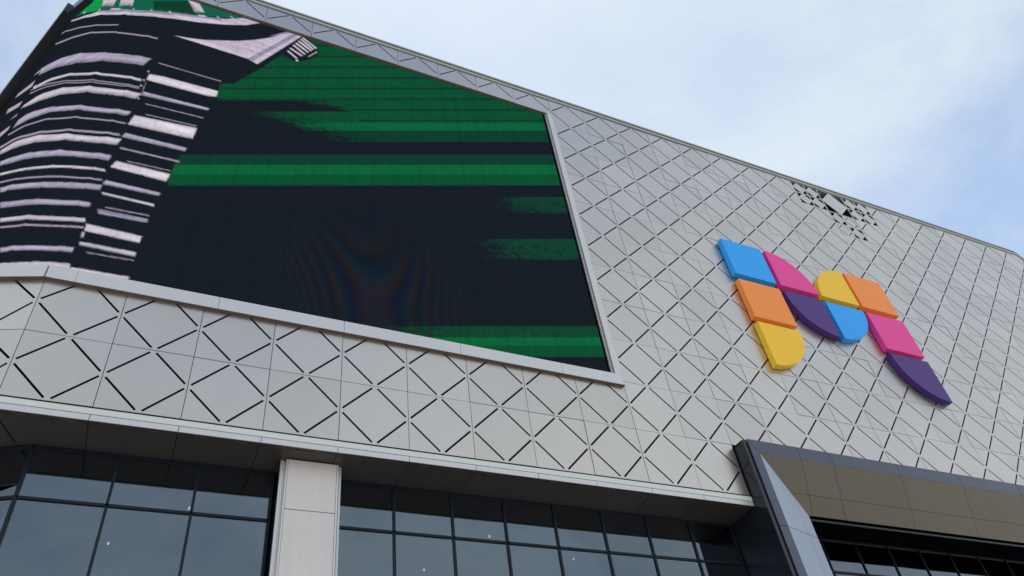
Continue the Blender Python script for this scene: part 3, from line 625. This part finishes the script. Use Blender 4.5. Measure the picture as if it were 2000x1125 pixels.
def pic(u, v):                                                     # what the screen shows at (u, v): flat print
    u = u.ravel(); v = v.ravel()
    fine = nr.rand(u.size)
    colr = np.empty((u.size, 3)); colr[:] = PAL['k']
    nz = vnoise(u, v, .09, .07, 1) * .55 + vnoise(u, v, .03, .03, 2) * .45
    st = vnoise(u, v, .6, .05, 3)
    for key, poly in SHOW:
        px = np.array([p[0] for p in poly]); py = np.array([p[1] for p in poly])
        sel = np.nonzero((u >= px.min()) & (u <= px.max()) & (v >= py.min()) & (v <= py.max()))[0]
        if not sel.size: continue
        uu, vv = u[sel], v[sel]; ins = np.zeros(sel.size, bool)
        for q in range(len(px)):
            x0, y0, x1, y1 = px[q], py[q], px[q - 1], py[q - 1]
            if y0 == y1: continue
            ins ^= ((y0 > vv) != (y1 > vv)) & (uu < (x1 - x0) * (vv - y0) / (y1 - y0) + x0)
        c3 = np.array(PAL[key.replace('gr_', '')])[None, :] * np.ones((sel.size, 1))
        if key in ('rg1', 'rg2', 'gd2') or key[:3] == 'gr_':
            w_ = (uu - px.min()) / (px.max() - px.min())
            if key[0] == 'r': pr = np.clip(.15 + .5 * np.minimum(1, w_ * 2.2), 0, 1); h_ = (vv - py.min()) / (py.max() - py.min()); pr = pr * (.65 + .5 * h_)
            elif key[:3] == 'gr_': pr = .12 + .95 * w_ ** .7
            else: pr = .45 + .5 * np.minimum(1, w_ * 1.5)
            mixn = .6 * nz[sel] + .4 * fine[sel]; c3 = c3 * (.55 + .7 * mixn[:, None]); ins &= mixn < pr
        if key in ('w', 'wb', 'wg', 'lav', 'lavd'):
            h_ = (vv - py.min()) / max(1e-3, py.max() - py.min())
            hi = np.full(sel.size, -9.0); lo = np.full(sel.size, 99.0)
            for q in range(len(px)):
                x0, y0, x1, y1 = px[q], py[q], px[q - 1], py[q - 1]
                if x0 == x1: continue
                t_ = (uu - x0) / (x1 - x0); ok = (t_ >= 0) & (t_ <= 1); yv = y0 + (y1 - y0) * t_
                hi = np.where(ok & (yv > hi), yv, hi); lo = np.where(ok & (yv < lo), yv, lo)
            hh = np.clip((vv - lo) / np.maximum(hi - lo, 1e-3), 0, 1)
            if key in ('w', 'wb', 'wg'):
                fade = np.clip(.42 + 1.2 * hh, 0, 1) if key != 'wb' else np.clip(.40 + 2.4 * hh * (1.15 - hh), 0, 1.05)
                c3 = c3 * (fade * (1 - .22 * np.clip(hh - .8, 0, 1) * 5))[:, None]
                ins &= ~((hh < .14) & (nz[sel] < .22)) & ~((hh > .95) & (nz[sel] < .2))
            c3 = c3 * (.72 + .34 * st[sel] + .3 * (nz[sel] - .5))[:, None]
        if key[0] == 'g' and key[:3] != 'gr_': c3 = c3 * (.9 + .16 * vnoise(uu, vv, .05, 1.5, 5) + .1 * (st[sel] - .5))[:, None]
        colr[sel[ins]] = c3[ins]
    dv = v - 1.7; du = u - 4.58 + .22 * dv + .10 * np.sin(2.3 * v + u)                                      # rainbow ripple low in the middle of the picture
    ph = 34 * (du * du * .55 - dv * dv * .16) / (1 + .25 * dv * dv) ; wgt = np.exp(-(du / 1.5) ** 2 - ((dv - .35) / 1.25) ** 2)
    dark = (colr[:, 1] < .02)
    colr[:, 0] += dark * wgt * .0055 * np.clip(np.cos(ph), -.6, 1); colr[:, 1] += dark * wgt * .003 * np.cos(ph + 1.2); colr[:, 2] += dark * wgt * (.006 * np.cos(ph + 2.6) + .012 * np.exp(-(du / .35) ** 2 - (dv / .5) ** 2))
    return np.maximum(colr, .001)
def led_mat():
    m = bpy.data.materials.new('led_face'); m.use_nodes = True; t = m.node_tree; b = t.nodes['Principled BSDF']
    b.inputs['Base Color'].default_value = (.005, .005, .006, 1); b.inputs['Roughness'].default_value = .7; b.inputs['Specular IOR Level'].default_value = 0.0
    a = t.nodes.new('ShaderNodeAttribute'); a.attribute_name = 'show'; t.links.new(a.outputs['Color'], b.inputs['Emission Color']); b.inputs['Emission Strength'].default_value = 1.0
    return m
MT['led'] = led_mat()
RES = .0205
def led_panel(p0, p1, ustart, j0, j1):                            # p0 right end, p1 left end in plan
    ln = math.hypot(p1[0] - p0[0], p1[1] - p0[1]); nu = max(2, int(ln / RES)); nv = int((j1 - j0) / RES)
    s = np.linspace(0, ln, nu + 1); v = np.linspace(j0, j1, nv + 1); S_, V_ = np.meshgrid(s, v)
    x = p0[0] + (p1[0] - p0[0]) * S_ / ln; k = p0[1] + (p1[1] - p0[1]) * S_ / ln
    co = np.stack([x * W, -k * W, (V_ - GJ) * W], -1).reshape(-1, 3)
    idx = np.arange((nu + 1) * (nv + 1)).reshape(nv + 1, nu + 1)
    f = np.stack([idx[:-1, :-1], idx[1:, :-1], idx[1:, 1:], idx[:-1, 1:]], -1).reshape(-1, 4)
    me = bpy.data.meshes.new('display_panel'); me.vertices.add(len(co)); me.vertices.foreach_set('co', co.ravel())
    me.loops.add(f.size); me.loops.foreach_set('vertex_index', f.ravel().astype(np.int32))
    me.polygons.add(len(f)); me.polygons.foreach_set('loop_start', np.arange(0, f.size, 4, dtype=np.int32))
    try: me.polygons.foreach_set('loop_total', np.full(len(f), 4, dtype=np.int32))
    except Exception: pass
    me.update(calc_edges=True)
    at = me.color_attributes.new('show', 'FLOAT_COLOR', 'POINT')
    c4 = np.ones((len(co), 4), np.float32); c4[:, :3] = sum(pic(ustart - S_ + du * RES / 3, V_ + dv * RES / 3) for du in (-1, 0, 1) for dv in (-1, 0, 1)) / 9; c4[:, :3] *= (1 + .16 * (nr.rand(len(co), 1) - .5)) * (1 - .14 * ((np.round(S_ / .48, 0) * .48 - S_).__abs__().reshape(-1, 1) < .008)); at.data.foreach_set('color', c4.ravel())
    return link('display_panel', me, MT['led'], led)
led_panel((8.785, -.06), lf[1], 8.785, 1.0, 9.37)
for q in range(len(pts) - 1): led_panel(pts[q], pts[q + 1], UB[q], 1.0, 9.37 if q < 2 else 10.02)
MB().box(8.787, 8.83, 1.0, 9.34, -.058, -.12).build('screen_border', MT['black'], led)
MB().box(8.832, 8.848, .9, 9.345, -.02, -.1).build('inner_lip', MT['trim'], led)
MB().box(8.849, 8.872, .9, 9.34, -.035, -.1).build('shadow_gap', MT['brownlip'], led)
MB().poly_prism([(8.873, 1.11), (8.996, .99), (8.996, 9.36), (8.873, 9.36)], .012, -.1).build('side_frame', MT['trim'], led)
ll = left[::-1]
MB().strip(ll[3:] + [(8.86, 0.0)], 9.335, 9.362, -.002, -.1).build('top_frame', MT['brownlip'], led)
bot = [-.006] + [.35, 2.18, 4.0, 5.9, 7.75]
bb = bot[1:]
MB().strip([(0, 0), (.346, 0)], .868, 1.09, .07, -.1).build('bottom_frame', MT['trim'], led)
for a, b in zip(bb, bb[1:]): MB().box(a, b - .006, .868, 1.09, .07, -.1).build('bottom_frame', MT['trim'], led)
MB().poly_prism([(7.75, .868), (8.99, .868), (8.873, 1.09), (7.75, 1.09)], .07, -.1).build('bottom_frame', MT['trim'], led)
MB().strip(ll, .868, 1.09, .07, -.1).build('bottom_frame', MT['trim'], led)
MB().strip(ll + [(8.97, 0.0)], .862, .8675, .066, -.1).build('frame_underside', MT['brownlip'], led)
e0 = lf[-1]; e1 = left[-1]
d_ = ((left[-1][0] - left[-2][0]), (left[-1][1] - left[-2][1])); l_ = math.hypot(*d_); d_ = (d_[0] / l_, d_[1] / l_)
MB().strip([(e1[0] + d_[0] * .06, e1[1] + d_[1] * .06), (e1[0] - d_[0] * .02, e1[1] - d_[1] * .02)], .87, 9.4, .03, -.15).build('end_frame', MT['black'], led)

MB().strip(line_off(ll[:2], .13) + [line_off(ll[1:3], .04)[0], line_off(ll[1:3], .04)[1]], 9.9, 10.235, .04, -.3).build('end_frame', MT['navy'], led)
# ------------------------------------------------------------------ the sign of ten coloured tiles
CX = [(12.85, 14.03), (14.165, 15.325), (15.43, 16.63), (16.745, 17.975)]
RY = [(4.735, 5.905), (3.41, 4.56), (2.095, 3.275)]
sign = thing('logo_sign', 'coloured sign of ten raised blue, pink, orange, yellow and purple tiles forming an m', 'sign', P(15.4, 2.1, 0))
def tile(colname, c_, r_, shape, lab):
    (x0, x1), (y0, y1) = CX[c_], RY[r_]
    n = 28
    if shape == 'sq': p_ = [(x0, y0), (x1, y0), (x1, y1), (x0, y1)]
    else:
        cx = x0 if 'l' in shape else x1; cy = y0 if 'b' in shape else y1
        sx = 1 if 'l' in shape else -1; sy = 1 if 'b' in shape else -1
        arc = [(cx + sx * (x1 - x0) * math.cos(a), cy + sy * (y1 - y0) * math.sin(a)) for a in [math.pi / 2 * q / n for q in range(n + 1)]]
        p_ = [(cx, cy)] + arc
        if sx * sy < 0: p_ = p_[::-1]
    o = MB().poly_prism(p_, .155, .015).build("sign_tile", PAINT[colname], sign, bevel=.0025)
    o['label'] = lab
    mx_, my_ = (x0 + x1) / 2, (y0 + y1) / 2
    MB().box(mx_ - .25, mx_ + .25, my_ - .2, my_ + .2, .0145, .001).build('mounting_block', MT['black'], sign)
tile('blue', 0, 0, 'sq', 'blue square tile')
tile('orange', 0, 1, 'sq', 'orange square tile on the left leg of the sign')
tile('yellow', 0, 2, 'lt', 'yellow quarter round tile at the foot of the left leg')
tile('pink', 1, 0, 'lb', 'pink quarter round tile')
tile('purple', 1, 1, 'rt', 'purple quarter round tile in the middle of the sign')
tile('yellow', 2, 0, 'rb', 'yellow quarter round tile in the middle of the sign')
tile('blue', 2, 1, 'lt', 'blue quarter round tile')
tile('orange', 3, 0, 'sq', 'orange square tile on the right leg of the sign')
tile('pink', 3, 1, 'sq', 'pink square tile')
tile('purple', 3, 2, 'rt', 'purple quarter round tile at the foot of the right leg')
